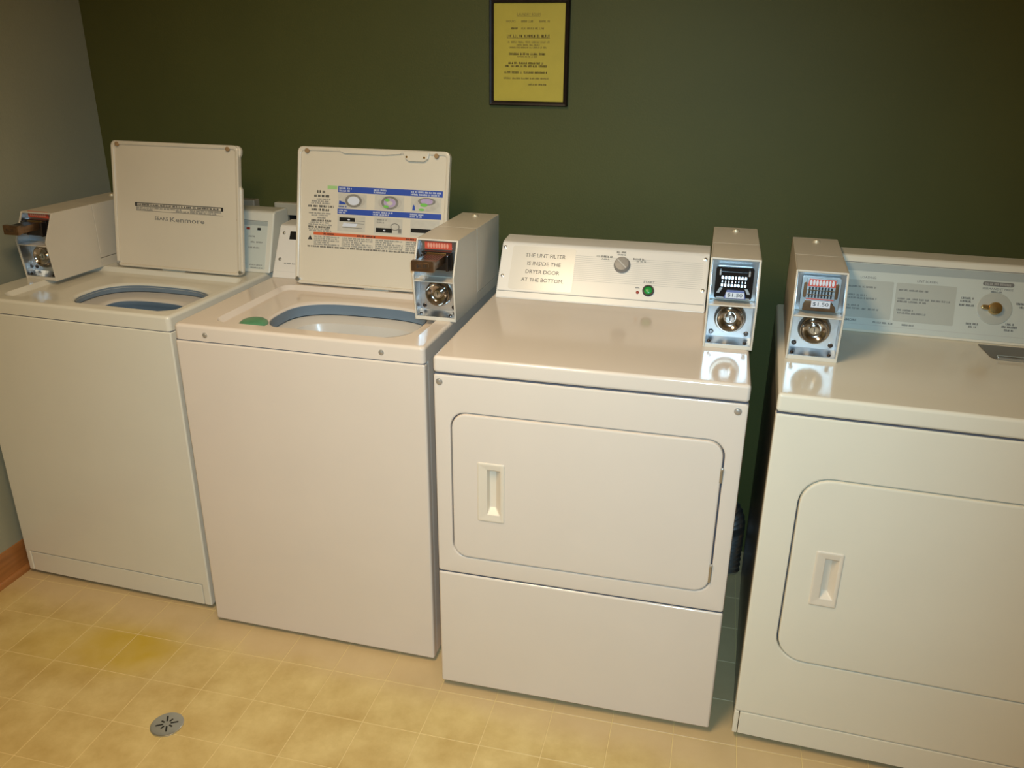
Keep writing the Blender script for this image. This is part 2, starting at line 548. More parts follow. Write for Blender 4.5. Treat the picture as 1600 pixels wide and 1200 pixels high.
def coin_box(parent, x0, y0, H, y1, mode, h=0.205, w=0.111, reach=0.072, half=0.029):
    ys = y0 + 0.20
    F0 = Matrix.Translation((x0, y0, H))
    D = y1 - y0
    t = 0.0045
    prof = [(0.012, 0.0), (0.0, 0.118), (0.040, h), (ys - y0, h), (ys - y0, 0.0)]
    mb = MB(F0)
    mb.prism(prof, 0, t, 'x', 0.0016)
    mb.prism(prof, w - t, w, 'x', 0.0016)
    mb.box(0.001, w - 0.001, 0.040, ys - y0, h - 0.005, h, 0.0015)
    mb.box(t, w - t, 0.050, ys - y0, 0.0, h - 0.004)
    mb.box(0.001, w - 0.001, 0.013, 0.052, 0.0, 0.010, 0.0012)
    cb = mb.build('coin_box', 'box_paint', parent)
    # cash vault behind
    MB(F0).box(0, w, ys - y0 + 0.0014, D, 0.028, h, 0.0022).box(0.001, w - 0.001, ys - y0 + 0.0014, D, 0, 0.0265, 0.001).build('cash_vault', 'box_paint', cb)
    ml = MB(F0 @ Matrix.Translation((w * 0.5, D - 0.055, h)))
    ml.lathe([(0.0085, -0.002), (0.0085, 0.004), (0.0075, 0.006)], 0, 0, 18)
    ml.box(-0.0008, 0.0008, -0.004, 0.004, 0.006, 0.0066)
    ml.build('vault_lock', 'lock_brass', cb, label='shiny brass key lock')
    # steel linings
    mb = MB(F0)
    mb.prism([(0.014, 0.011), (0.004, 0.118), (0.040, h - 0.006), (0.050, h - 0.006), (0.050, 0.011)], t, t + 0.001, 'x')
    mb.prism([(0.014, 0.011), (0.004, 0.118), (0.040, h - 0.006), (0.050, h - 0.006), (0.050, 0.011)], w - t - 0.001, w - t, 'x')
    mb.prism([(0.013, 0.010), (0.013, 0.011), (0.049, 0.021), (0.049, 0.010)], t + 0.001, w - t - 0.001, 'x')
    mb.build('steel_lining', 'steel', cb)
    MB(F0).box(t + 0.001, w - t - 0.001, 0.048, 0.050, 0.108, h - 0.006).build('chute_plate', 'steel', cb)
    MB(F0).box(t + 0.001, w - t - 0.001, 0.044, 0.050, 0.014, 0.1035, 0.0008).build('lock_plate', 'steel_bright', cb)
    MB(F0).box(t, w - t, 0.0015, 0.050, 0.1035, 0.1065, 0.0008).build('shelf', 'box_paint', cb)
    # lock with its bell shaped guard
    FL = F0 @ frame(0.044, 0.066, 0.044, 1.066, w / 2)
    mb = MB(FL)
    mb.lathe([(0.036, 0), (0.0355, 0.004), (0.033, 0.012), (0.0315, 0.0145), (0.0295, 0.0145), (0.027, 0.011), (0.021, 0.006), (0.013, 0.0035)], 0, 0, 40, False, True)
    mb.build('lock_guard', 'guard_chrome', cb)
    mb = MB(FL)
    mb.lathe([(0.0105, 0.003), (0.0105, 0.012), (0.0095, 0.0135), (0.0075, 0.0135), (0.007, 0.012)], 0, 0, 24)
    mb.mi = 1
    mb.box(-0.0009, 0.0009, -0.0045, 0.0045, 0.0121, 0.0124)
    mb.build('lock_cylinder', ['chrome', 'black'], cb)
    for bx, bz in ((0.016, 0.030), (w - 0.016, 0.030)):
        m2 = MB(F0 @ frame(0.044, bz, 0.044, 1 + bz, bx))
        m2.lathe([(0.0058, 0), (0.0058, 0.002), (0.004, 0.0035)], 0, 0, 8)
        m2.build('bolt', 'dark_chrome', cb)
    for bx in (0.013, w - 0.018):
        m2 = MB(F0 @ Matrix.Translation((bx, 0.022, 0.0135)) @ Matrix.Rotation(math.radians(15), 4, 'X'))
        m2.lathe([(0.0045, 0), (0.0045, 0.0016), (0.003, 0.0028)], 0, 0, 8)
        m2.build('bolt', 'dark_chrome', cb)
    xc = w / 2
    if mode == 'in_dark':
        # chrome slide pushed home, its row of slots towards the viewer
        FS = F0 @ frame(0.022, 0.115, 0.024, 0.190, xc) @ Matrix.Diagonal((1.09, 1.10, 1.0, 1.0))
        mb = MB(FS)
        mb.prism(rrect(-0.038, 0.038, 0, 0.068, 0.006, 4, 1), -0.012, 0.0, 'z', 0.0015)
        mb.box(-0.031, 0.031, 0.020, 0.058, 0.0, 0.003, 0.001)
        sl = mb.build('coin_slide', 'slide_black', cb, label='glossy black coin slide pushed in')
        mb = MB(FS)
        for k in range(8):
            ux_ = -0.026 + k * 0.0066
            for v_, h_, i_ in ((0.0430, 0.0060, 0.0), (0.0275, 0.0055, 0.0), (0.0355, 0.0040, 0.0012)):
                mb.prism([(v_, 0.002), (v_ + h_, 0.002), (v_ + h_, 0.0045), (v_, 0.0045 + h_ * 0.22)], ux_ + i_, ux_ + 0.0044 - i_, 'x', 0.0004, 1)
        for sx in (-1, 1):
            mb.box(sx * 0.029 - 0.002, sx * 0.029 + 0.002, 0.050, 0.061, 0.001, 0.006, 0.001, 1)
            mb.prism([(sx * 0.028, 0.013), (sx * 0.034, 0.013), (sx * 0.028, 0.024), (sx * 0.022, 0.024)], 0.0, 0.004, 'z')
        mb.box(-0.034, 0.034, 0.0015, 0.004, 0.0, 0.003, 0.0005, 1)
        mb.build('slot_bars', 'bar_chrome', cb)
        mb = MB(FS)
        mb.prism([(-0.018, 0.003), (0.026, 0.003), (0.022, 0.0205), (-0.013, 0.0205)], 0.0, 0.0075, 'z', 0.001)
        mb.mi = 1
        mb.quad(-0.0145, 0.0225, 0.0045, 0.0165, 0.0078)
        mb.mi = 2
        mb.text('$1.50', 0.004, 0.0105, 0.030, 0.0082, 0.0085)
        mb.build('price_tag', ['tag_blue', 'tag_white', 'ink'], cb)
    elif mode == 'in_red':
        FS = F0 @ frame(0.020, 0.116, 0.027, 0.192, xc)
        mb = MB(FS)
        mb.prism(rrect(-0.041, 0.041, 0, 0.074, 0.004, 4, 1), -0.012, 0.0, 'z', 0.001)
        mb.box(-0.031, 0.031, 0.024, 0.071, 0.0, 0.003, 0.001)
        sl = mb.build('coin_slide', 'steel_dull', cb, label='steel coin slide pushed in')
        mb = MB(FS)
        mb.poly([(-0.029, 0.053, 0.0034), (0.030, 0.053, 0.0034), (0.029, 0.0695, 0.0034), (-0.026, 0.0695, 0.0034)])
        mb.quad(-0.029, 0.029, 0.024, 0.0265, 0.0034)
        mb.mi = 1
        for k in range(8):
            mb.disc(-0.0225 + k * 0.0066, 0.0615, 0.0026, 0.0066, 0.0037, 16)
        mb.build('coin_decal', ['red', 'tag_white'], cb, label='red decal with a row of coin ovals')
        mb = MB(FS)
        for k in range(8):
            ux_ = -0.0255 + k * 0.0066
            mb.box(ux_, ux_ + 0.0036, 0.028, 0.052, 0.003, 0.0036)
        mb.mi = 1
        for z_ in (0.0345, 0.044):
            mb.box(-0.028, 0.028, z_, z_ + 0.0022, 0.003, 0.0052, 0.0005, 1)
        mb.build('coin_slots', ['black', 'chrome'], cb)
        mb = MB(FS)
        mb.prism([(-0.034, 0.0), (0.036, 0.0), (0.034, 0.010), (0.024, 0.022), (-0.030, 0.022), (-0.034, 0.012)], 0.0, 0.008, 'z', 0.001)
        for sx in (-0.033, 0.033):
            mb.prism(rrect(sx - 0.0035, sx + 0.0035, 0.028, 0.062, 0.003, 4, 1), 0.0, 0.005, 'z', 0.001)
        mb.build('slide_handle', 'bronze', cb, label='bronze slide handle')
        mb = MB(FS)
        mb.box(-0.017, 0.023, 0.0075, 0.0225, 0.008, 0.0095, 0.0006, 1)
        mb.mi = 1
        mb.text('$1.50', 0.003, 0.015, 0.033, 0.0098, 0.0095)
        mb.build('price_tag', ['tag_white', 'ink'], cb)
    else:
        # slide pulled out towards the viewer
        mb = MB(F0)
        mb.box(xc - 0.040, xc + 0.040, 0.030, 0.049, 0.128, 0.176, 0.002)
        mb.box(xc - 0.036, xc - 0.029, 0.012, 0.049, 0.135, 0.172, 0.002)
        mb.box(xc + 0.029, xc + 0.037, 0.012, 0.049, 0.130, 0.172, 0.003)
        mb.build('slide_guide', 'dark_chrome', cb)
        mb = MB(F0)
        mb.box(xc - half, xc + half, -reach, 0.014 - reach, 0.148, 0.175, 0.0022)
        mb.box(xc - half + 0.002, xc + half - 0.002, 0.012 - reach, 0.046, 0.158, 0.170, 0.0012)
        mb.box(xc + 0.014, xc + half - 0.003, 0.012 - reach, 0.040, 0.150, 0.160, 0.0012)
        mb.build('coin_slide', 'bronze', cb, label='bronze coin slide pulled out')
        mb = MB(F0)
        for k in range(8):
            ux_ = xc - 0.0245 + k * 0.0064
            mb.box(ux_, ux_ + 0.0030, -0.030, 0.020, 0.1698, 0.1704)
        mb.mi = 1
        mb.box(xc - 0.024, xc + 0.027, 0.026, 0.029, 0.170, 0.1735, 0.0005, 1)
        mb.build('coin_slots', ['black', 'brass'], cb)
        FS = F0 @ frame(0.0475, 0.176, 0.0475, 1.176, xc)
        mb = MB(FS)
        mb.box(-0.036, 0.036, 0.002, 0.021, 0.0, 0.001)
        mb.mi = 1
        for k in range(8):
            mb.disc(-0.026 + k * 0.0072, 0.0115, 0.0028, 0.0066, 0.0013, 16)
        mb.build('coin_decal', ['red', 'pink'], cb, label='red decal with a row of coin ovals')
        FT = F0 @ frame(-reach - 0.0002, 0.148, -reach - 0.0002, 1.148, xc)
        mb = MB(FT)
        mb.box(-0.019, 0.017, 0.006, 0.022, 0.0, 0.0012, 0.0004, 1)
        mb.mi = 1
        mb.text('$1.25', -0.001, 0.014, 0.026, 0.0015, 0.009)
        mb.build('price_tag', ['bronze', 'ink'] if mode == 'out' else ['bronze', 'ink'], cb)
    return cb

# ------------------------------------------------------------------ shared machine pieces
def cabinet(t, W, D, z0, z1, paint, r=0.012, y0=0.026, side=None):
    out = rrect(0.0005, W - 0.0005, y0, D, 0.004, 3, 1)
    inn = rrect(0.0035, W - 0.0035, y0 + 0.003, D - 0.003, 0.003, 3, 1)
    mb = MB()
    mb.loft([[(x, y, z0 + 0.003) for x, y in inn], [(x, y, z0) for x, y in out], [(x, y, z1) for x, y in out], [(x, y, z1) for x, y in inn], [(x, y, z0 + 0.003) for x, y in inn]], False, False)
    mb.loft([[(x, y, z0 + 0.003) for x, y in inn], [(x, y, z0 + 0.004) for x, y in inn]], True, True)
    return mb.build('cabinet', side or paint, t)

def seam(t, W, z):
    MB().box(0.002, W - 0.002, 0.0035, 0.024, z - 0.0016, z + 0.0016).build('seam_shade', 'shadow_gap', t)  # dark strip added in the panel gap to paint its shade

def feet(t, W, D, z0):
    for fx in (0.05, W - 0.05):
        for fy in (0.06, D - 0.06):
            m2 = MB(Matrix.Translation((fx, fy, 0)))
            m2.lathe([(0.017, 0.0), (0.019, 0.002), (0.019, 0.006), (0.010, 0.008), (0.008, z0 + 0.004)], 0, 0, 16)
            m2.build('leveling_foot', 'black', t)

def hole_like(ring, cx, cy, rx_, ry_, p=2.4, bite=None):
    out = []
    for x, y in ring:
        a = math.atan2((y - cy) / ry_, (x - cx) / rx_)
        c, s = math.cos(a), math.sin(a)
        k = (abs(c) ** p + abs(s) ** p) ** (-1 / p)
        out.append((cx + rx_ * k * c, cy + ry_ * k * s))
    return out

def deck(t, W, D, H, lip, paint, rec, hole, r=0.012, p=2.4, collar=0.030):
    nc, ns = 8, 14
    R = lambda i, rr: rrect(i, W - i, i, D - i, rr, nc, ns)
    rx0, rx1, ry0, ry1 = rec
    Q = lambda i, rr: rrect(rx0 + i, rx1 - i, ry0 + i, ry1 - i, rr, nc, ns)
    base = Q(0.02, 0.03)
    hc = lambda g: hole_like(base, hole[0], hole[1], hole[2] + g, hole[3] + g, p)
    up = lambda pts, z: [(x, y, z) for x, y in pts]
    e = 0.009
    rings = [up(R(0.004, r), H - lip), up(R(0.0, r), H - lip)]
    for k in range(0, 5):
        a = math.radians(90 * k / 4)
        rings.append(up(R(e * (1 - math.cos(a)), max(r - e * (1 - math.cos(a)) * 0.5, 0.004)), H - e + e * math.sin(a)))
    rings += [up(Q(0, 0.035), H), up(Q(0.002, 0.034), H - 0.0012), up(Q(0.008, 0.030), H - 0.011), up(Q(0.011, 0.028), H - 0.0135), up(Q(0.016, 0.026), H - 0.0142),
              up(hc(0.014), H - 0.0150), up(hc(0.006), H - 0.0165), up(hc(0.001), H - 0.021), up(hc(0.0), H - 0.028)]
    mb = MB().loft(rings)
    o = mb.build('top_panel', paint, t, angle=30)
    # tub inside
    hz = H - 0.022
    n = len(base)
    wob = lambda g: hc(g)
    mb = MB().loft([up(wob(-0.0015), hz), up(wob(0.004), hz - collar), up(wob(0.012), hz - collar - 0.004)])
    mb.build('tub_collar', 'tub_plastic', t)
    cx, cy = hole[0], hole[1] - 0.01
    circ = lambda rr: [(cx + rr * math.cos(math.atan2(y - hole[1], x - hole[0])), cy + rr * math.sin(math.atan2(y - hole[1], x - hole[0]))) for x, y in base]
    return circ, hc, hz, up

def lid(t, x0, x1, base, top_, paint, th=0.020, notch=None):
    F = frame(base[0], base[1], top_[0], top_[1])
    L = math.hypot(top_[0] - base[0], top_[1] - base[1])
    mb = MB(F)
    out = rrect(x0, x1, 0.002, L, 0.016, 6, 3)
    if notch:
        v0, v1, d = notch
        q = []
        done = False
        for x, y in out:
            if x > x1 - 0.001 and 0.03 < y < L - 0.03:
                if not done:
                    q += [(x1, v0), (x1 - d, v0 + 0.008), (x1 - d, v1 - 0.008), (x1 - 0.001, v1)]
                    done = True
                continue
            q.append((x, y))
        out = q
    mb.prism(out, -th, -0.006, 'z', 0.004, 3)
    i = 0.010
    # raised rim standing proud of the inner panel
    a, b = rrect(x0, x1 - (notch[2] if notch else 0), 0.002, L, 0.016, 6, 3), rrect(x0 + i, x1 - i - (notch[2] if notch else 0), 0.010, L - i * 1.1, 0.010, 6, 3)
    sh = lambda P, z: [(x, y, z) for x, y in P]
    a2 = rrect(x0 + 0.002, x1 - 0.002 - (notch[2] if notch else 0), 0.004, L - 0.002, 0.015, 6, 3)
    b2 = rrect(x0 + i - 0.003, x1 - i + 0.003 - (notch[2] if notch else 0), 0.008, L - i * 1.1 + 0.003, 0.012, 6, 3)
    mb.loft([sh(a, -0.010), sh(a, -0.002), sh(a2, 0.0), sh(b2, 0.0), sh(b, -0.0025), sh(b, -0.0066)])
    o = mb.build('lid', paint, t)
    return o, F, L

# ------------------------------------------------------------------ washer against the left wall
W, D, H, b, lip = 0.6682, 0.645, 0.9164, 0.0145, 0.0405
t = thing('washing_machine', 'off-white top-loading washer in the left corner, open lid with one thin dark strip', 'washing machine',
          (0.0309, -0.7026, 0), -0.0371)
cabinet(t, W, D, b + 0.004, H - lip - 0.001, 'enamel_aged')
feet(t, W, D, b + 0.002)
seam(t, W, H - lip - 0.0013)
kx0, kx1, kz = 0.020, 0.642, 0.084
# front skin with rolled vertical edges; the toe plate sits in its lower cut-out
pts = [(0.0, b), (kx0 - 0.001, b), (kx0 - 0.001, kz + 0.001), (kx1 + 0.001, kz + 0.001), (kx1 + 0.001, b), (W, b), (W, H - lip - 0.0026), (0.0, H - lip - 0.0026)]
MB().prism(pts, 0.0, 0.028, 'y', 0.0045, 3).build('front_panel', 'enamel_aged', t)
MB().box(kx0 + 0.0005, kx1 - 0.0005, 0.0012, 0.026, b, kz - 0.0008, 0.002).build('kick_plate', 'enamel_aged', t)
circ, hc, hz, up = deck(t, W, D, H, lip, 'enamel_aged', (0.085, 0.646, 0.036, 0.400), (0.436, 0.190, 0.186, 0.124), p=2.7, collar=0.019)
MB().loft([up(hc(0.010), hz - 0.0225), up(hc(-0.045), hz - 0.0235), up(hc(-0.056), hz - 0.026), up(hc(-0.060), hz - 0.031)]).build('balance_ring', 'basket', t)
MB().loft([up(hc(-0.0595), hz - 0.030), up(hc(-0.058), hz - 0.045), up(hc(-0.040), hz - 0.075), up(hc(-0.040), hz - 0.30), up(hc(-0.09), hz - 0.34)], False, True).build('wash_basket', 'tub_plastic', t)
MB(Matrix.Translation((0.436, 0.190, 0))).lathe([(0.10, hz - 0.338), (0.085, hz - 0.30), (0.05, hz - 0.28), (0.040, hz - 0.16), (0.038, hz - 0.12), (0.02, hz - 0.112)], 0, 0, 28).build('agitator', 'basket', t)
ld, F, L = lid(t, 0.179, 0.629, (0.400, H + 0.004), (0.460, 1.298), 'lid_white', notch=(0.258, 0.357, 0.006))
mb = MB(F)
zz = -0.0056
mb.quad(0.254, 0.566, 0.1990, 0.2012, zz)
mb.quad(0.254, 0.262, 0.1895, 0.2012, zz)
mb.quad(0.558, 0.566, 0.1895, 0.2012, zz)
mb.quad(0.254, 0.566, 0.1895, 0.1912, zz)
mb.quad(0.258, 0.566, 0.1765, 0.1774, zz)
mb.scribble(0.264, 0.556, 0.1951, 0.0052, zz, 3, 1.3)
mb.mi = 1
mb.scribble(0.258, 0.420, 0.1860, 0.0045, zz, 4)
mb.scribble(0.450, 0.560, 0.1860, 0.0045, zz, 5)
mb.scribble(0.258, 0.320, 0.1806, 0.0045, zz, 6)
mb.scribble(0.400, 0.545, 0.1806, 0.0045, zz, 7)
mb.build('warning_strip', ['ink', 'ink_grey'], ld)
mb = MB(F)
mb.text('SEARS', 0.323, 0.1565, 0.048, zz, 0.0105, 'l', 0.012)
mb.text('Kenmore', 0.378, 0.1560, 0.121, zz, 0.0145, 'l', 0.004)
mb.build('lettering', 'ink_grey', ld)
for u, v in ((0.203, L - 0.010), (0.589, L - 0.011)):
    MB(F @ Matrix.Translation((u, v, 0))).lathe([(0.007, -0.003), (0.0065, 0.002), (0.004, 0.0032)], 0, 0, 12).build('bumper', 'rubber', ld)
MB(F @ Matrix.Translation((0.617, 0.168, -0.004))).lathe([(0.005, -0.003), (0.005, 0.0015)], 0, 0, 10).build('bumper', 'rubber', ld)
MB(F).box(0.340, 0.420, -0.010, 0.004, -0.016, -0.009, 0.002).build('hinge_cover', 'panel_grey', ld)
for u in (0.186, 0.622):
    MB(F @ Matrix.Translation((u, 0.012, -0.002))).lathe([(0.006, -0.004), (0.006, 0.003), (0.003, 0.004)], 0, 0, 12).build('hinge_pin', 'steel', ld)
# control console
cp = [(0.471, 0.0), (0.530, 0.176), (0.542, 0.181), (0.605, 0.181), (0.612, 0.174), (0.612, 0.0)]
con = MB(Matrix.Translation((0, 0, H))).prism(cp, 0.140, 0.679, 'x', 0.005, 3).build('console', 'enamel_aged', t)
Fc = frame(0.471, H, 0.530, H + 0.176)
mb = MB(Fc).box(0.150, 0.661, 0.012, 0.158, 0.0, 0.0012, 0.0005, 1)
mb.build('control_panel', 'panel_cool', con)
mb = MB(Fc)
mb.mi = 1
mb.quad(0.150, 0.661, 0.145, 0.157, 0.0014)
mb.mi = 0
mb.quad(0.150, 0.661, 0.1585, 0.1600, 0.0014)
mb.scribble(0.596, 0.622, 0.111, 0.0042, 0.0014, 11)
mb.scribble(0.606, 0.650, 0.094, 0.0045, 0.0014, 12)
mb.scribble(0.600, 0.640, 0.077, 0.0042, 0.0014, 13)
mb.scribble(0.606, 0.655, 0.024, 0.0035, 0.0014, 14)
mb.scribble(0.612, 0.655, 0.0155, 0.0035, 0.0014, 15)
for k in range(5):
    mb.scribble(0.16 + k * 0.085, 0.22 + k * 0.085, 0.09, 0.0045, 0.0014, 20 + k)
mb.build('panel_print', ['ink_grey', 'band_grey'], con)
for u, m_ in ((0.595, 'lamp_red'), (0.633, 'black')):
    MB(Fc).box(u - 0.006, u + 0.006, 0.131, 0.138, 0.001, 0.004, 0.001, 1).build('indicator_light', m_, con)
coin_box(t, 0.0215, 0.190, H, 0.600, 'out', h=0.196, reach=0.060, half=0.026)

# ------------------------------------------------------------------ second washer
W, D, H, b, lip = 0.6737, 0.645, 0.9168, 0.0115, 0.0412
t = thing('washing_machine', 'white top-loading washer with a blue and orange instruction sheet inside its raised lid', 'washing machine',
          (0.7413, -0.7698, 0), -0.015)
cabinet(t, W, D, b + 0.004, H - lip - 0.001, 'enamel')
feet(t, W, D, b + 0.002)
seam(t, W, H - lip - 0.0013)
MB().box(0, W, 0, 0.028, b, H - lip - 0.0026, 0.006, 3).build('front_panel', 'enamel', t)
circ, hc, hz, up = deck(t, W, D, H, lip, 'enamel', (0.082, 0.630, 0.043, 0.420), (0.385, 0.206, 0.203, 0.132), p=3.0)
MB().loft([up(hc(0.010), hz - 0.034), up(hc(-0.012), hz - 0.036), up(hc(-0.030), hz - 0.046), up(hc(-0.040), hz - 0.075), up(hc(-0.045), hz - 0.11)]).build('balance_ring', 'basket', t)
MB().loft([up(hc(-0.044), hz - 0.108), up(hc(-0.030), hz - 0.12), up(hc(-0.030), hz - 0.32), up(hc(-0.08), hz - 0.36)], False, True).build('wash_basket', 'basket', t)
MB(Matrix.Translation((0.385, 0.206, 0))).lathe([(0.09, hz - 0.355), (0.075, hz - 0.32), (0.045, hz - 0.30), (0.038, hz - 0.2), (0.036, hz - 0.15), (0.02, hz - 0.142)], 0, 0, 28).build('agitator', 'basket', t)
# green bleach dispenser cup in the left front of the recess
mb = MB(Matrix.Translation((0.172, 0.092, H - 0.0150)))
mb.lathe([(0.040, 0.0), (0.038, 0.005), (0.031, 0.010), (0.019, 0.0135), (0.006, 0.0145)], 0, 0, 28, True, True, 0.92)
mb.build('bleach_dispenser', 'cup_green', t, label='green plastic dispenser cap')
Ff = frame(0, 0, 0, 1)
for u, v in ((0.089, 0.8925), (0.565, 0.8945)):
    screw(t, Ff, u, v, 0.0055)
ld, F, L = lid(t, 0.115, 0.575, (0.420, H + 0.004), (0.505, 1.304), 'lid_white')
mb = MB(F)
mb.prism([(0.438, L - 0.004), (0.444, L - 0.022), (0.456, L - 0.030), (0.500, L - 0.030), (0.512, L - 0.022), (0.516, L - 0.004)], -0.006, 0.004, 'z', 0.002)
mb.prism([(0.235, L - 0.004), (0.260, L - 0.016), (0.380, L - 0.016), (0.430, L - 0.012), (0.436, L - 0.004)], -0.006, 0.001, 'z', 0.001)
mb.build('lid_latch', 'lid_white', ld)
for u, v in ((0.145, L - 0.012), (0.536, L - 0.013)):
    MB(F @ Matrix.Translation((u, v, 0))).lathe([(0.007, -0.003), (0.0065, 0.002), (0.004, 0.0032)], 0, 0, 12).build('bumper', 'rubber', ld)
for u in (0.450, 0.502):
    MB(F @ Matrix.Translation((u, L - 0.019, 0.004))).lathe([(0.0035, -0.001), (0.003, 0.0012)], 0, 0, 10).build('screw', 'brass', ld)
for u in (0.123, 0.566):
    MB(F @ Matrix.Translation((u, 0.014, -0.002))).lathe([(0.007, -0.004), (0.007, 0.003), (0.004, 0.004)], 0, 0, 12).build('hinge_pin', 'steel', ld)
MB(F).box(0.330, 0.405, -0.010, 0.004, -0.016, -0.009, 0.002).build('hinge_cover', 'panel_grey', ld)
# instruction sheet printed on the lid
mats = ['ink_grey', 'blue', 'orange', 'label_green', 'photo_light', 'photo_dark', 'spot_green', 'spot_purple', 'tag_white', 'black', 'photo_grey', 'ink']
mb = MB(F)
za, zb, zc, zd = -0.0056, -0.0052, -0.0048, -0.0044
def ink(k):
    mb.mi = k
ink(1)
mb.quad(0.242, 0.558, 0.2690, 0.2860, za)
mb.quad(0.242, 0.556, 0.2080, 0.2235, za)
ink(8)
for k, (u, e) in enumerate(((0.246, 0.286), (0.352, 0.394), (0.464, 0.554))):
    mb.scribble(u, e, 0.2802, 0.0050, zb, 30 + k, 1.2)
    mb.scribble(u, e - 0.004, 0.2735, 0.0050, zb, 33 + k, 1.2)
for k, (u, e) in enumerate(((0.246, 0.278), (0.352, 0.412), (0.464, 0.508))):
    mb.scribble(u, e, 0.2185, 0.0045, zb, 36 + k, 1.2)
    mb.scribble(u, e - 0.008, 0.2125, 0.0045, zb, 39 + k, 1.2)
ink(2)
mb.quad(0.168, 0.545, 0.1450, 0.1535, za)
ink(11)
for u, e in ((0.20, 0.234), (0.305, 0.365), (0.455, 0.50)):
    mb.scribble(u, e, 0.1492, 0.0050, zb, int(u * 1000), 1.2)
ink(3)
mb.quad(0.209, 0.239, 0.2765, 0.2860, za)
ink(4)
for u in (0.243, 0.356, 0.466):
    mb.quad(u, u + 0.088, 0.2265, 0.2665, za)
    mb.quad(u, u + 0.086, 0.1600, 0.2045, za)
# washing drum drawings
for k, (u, v) in enumerate(((0.291, 0.247), (0.402, 0.247), (0.512, 0.256))):
    ink(10)
    mb.disc(u, v - (0.008 if k == 2 else 0), 0.036, 0.019, zb, 28)
    ink(5)
    mb.disc(u, v, 0.026, 0.0185 if k < 2 else 0.0105, zc, 28, 0.72)
    ink(8 if k == 0 else 7)
    mb.disc(u, v, 0.018, 0.012 if k < 2 else 0.008, zc, 24)
    ink(6)
    if k == 1:
        mb.disc(u - 0.008, v + 0.007, 0.008, 0.004, zd, 14)
        mb.disc(u - 0.011, v - 0.011, 0.008, 0.004, zd, 14)
        ink(4)
        mb.disc(u, v - 0.001, 0.009, 0.006, zd, 14)
    elif k == 2:
        mb.disc(u - 0.008, v - 0.010, 0.011, 0.005, zd, 14)
        mb.disc(u - 0.014, v - 0.023, 0.009, 0.003, zd, 14)
ink(1)
mb.poly([(0.246, 0.235, zc), (0.268, 0.236, zc), (0.266, 0.240, zc), (0.254, 0.244, zc), (0.247, 0.246, zc)])
mb.scribble(0.246, 0.274, 0.2295, 0.0045, zc, 50, 1.2)
mb.poly([(0.470, 0.230, zc), (0.478, 0.230, zc), (0.477, 0.241, zc), (0.474, 0.246, zc), (0.471, 0.241, zc)])
ink(9)
mb.quad(0.249, 0.297, 0.1880, 0.1990, zb)
mb.quad(0.362, 0.412, 0.1635, 0.1760, zb)
mb.quad(0.468, 0.535, 0.1690, 0.1800, zb)
ink(8)
mb.disc(0.278, 0.1935, 0.004, 0.002, zc, 12)
mb.disc(0.388, 0.1695, 0.004, 0.002, zc, 12)
mb.poly([(0.258, 0.174, zb), (0.300, 0.174, zb), (0.306, 0.184, zb), (0.262, 0.185, zb)])
ink(5)
mb.quad(0.258, 0.320, 0.1705, 0.1720, zb)
mb.quad(0.270, 0.326, 0.1830, 0.1840, zb)
mb.quad(0.300, 0.328, 0.1900, 0.1908, zb)
mb.disc(0.420, 0.181, 0.014, 0.010, zb, 18, 0.8)
mb.quad(0.430, 0.440, 0.164, 0.176, zb)
mb.scribble(0.365, 0.395, 0.1985, 0.004, zb, 61)
mb.scribble(0.365, 0.388, 0.1910, 0.004, zb, 62)
# column of text at the left
ink(11)
for k, (u, e, v, h) in enumerate(((0.176, 0.206, 0.2680, 0.0075), (0.168, 0.216, 0.2560, 0.0065), (0.150, 0.232, 0.2270, 0.0062), (0.160, 0.222, 0.2170, 0.0062), (0.160, 0.224, 0.1865, 0.0055), (0.150, 0.224, 0.1680, 0.0055))):
    mb.scribble(u, e, v, h, za, 70 + k, 1.25)
ink(0)
for k, (u, e, v) in enumerate(((0.176, 0.221, 0.2470), (0.160, 0.216, 0.2410), (0.158, 0.220, 0.2355), (0.152, 0.222, 0.2070), (0.160, 0.218, 0.2010), (0.180, 0.206, 0.1940), (0.158, 0.220, 0.1805), (0.152, 0.228, 0.1745), (0.152, 0.224, 0.1620), (0.154, 0.226, 0.1570))):
    mb.scribble(u, e, v, 0.0042, za, 80 + k)
mb.mi = 11
mb.poly([(0.150, 0.1305, za), (0.165, 0.1305, za), (0.1575, 0.1435, za)])
mb.mi = 0
for k in range(5):
    for j, (u, e) in enumerate(((0.170, 0.250), (0.258, 0.355), (0.362, 0.446), (0.454, 0.540))):
        if (k + j) % 4 == 3:
            e -= 0.03
        mb.scribble(u, e, 0.1408 - k * 0.0056, 0.0040, za, 100 + k * 7 + j)
mb.mi = 11
mb.scribble(0.150, 0.545, 0.1120, 0.0045, za, 140, 1.2)
mb.build('instruction_sheet', mats, ld, smooth=False, label='printed washing instructions with blue headings and an orange warning bar')
# console
cp = [(0.477, 0.0), (0.556, 0.143), (0.566, 0.147), (0.625, 0.150), (0.632, 0.143), (0.632, 0.0)]
con = MB(Matrix.Translation((0, 0, H))).prism(cp, 0.006, 0.574, 'x', 0.003, 2).build('console', 'panel_white', t)
Fc = frame(0.477, H, 0.556, H + 0.143)
MB(Fc).box(0.014, 0.570, 0.020, 0.158, 0.0, 0.0012, 0.0005, 1).build('control_panel', 'panel_white', con)
for u in (0.024, 0.566):
    for v in (0.140, 0.058):
        screw(con, Fc @ Matrix.Translation((0, 0, 0.001)), u, v, 0.004, 'steel')
MB(Fc).box(0.044, 0.078, 0.121, 0.147, 0.001, 0.0022, 0.0005, 1).build('display_window', 'black', con)
mb = MB(Fc)
mb.scribble(0.040, 0.085, 0.046, 0.004, 0.0015, 160)
mb.build('panel_print', 'ink_grey', con)
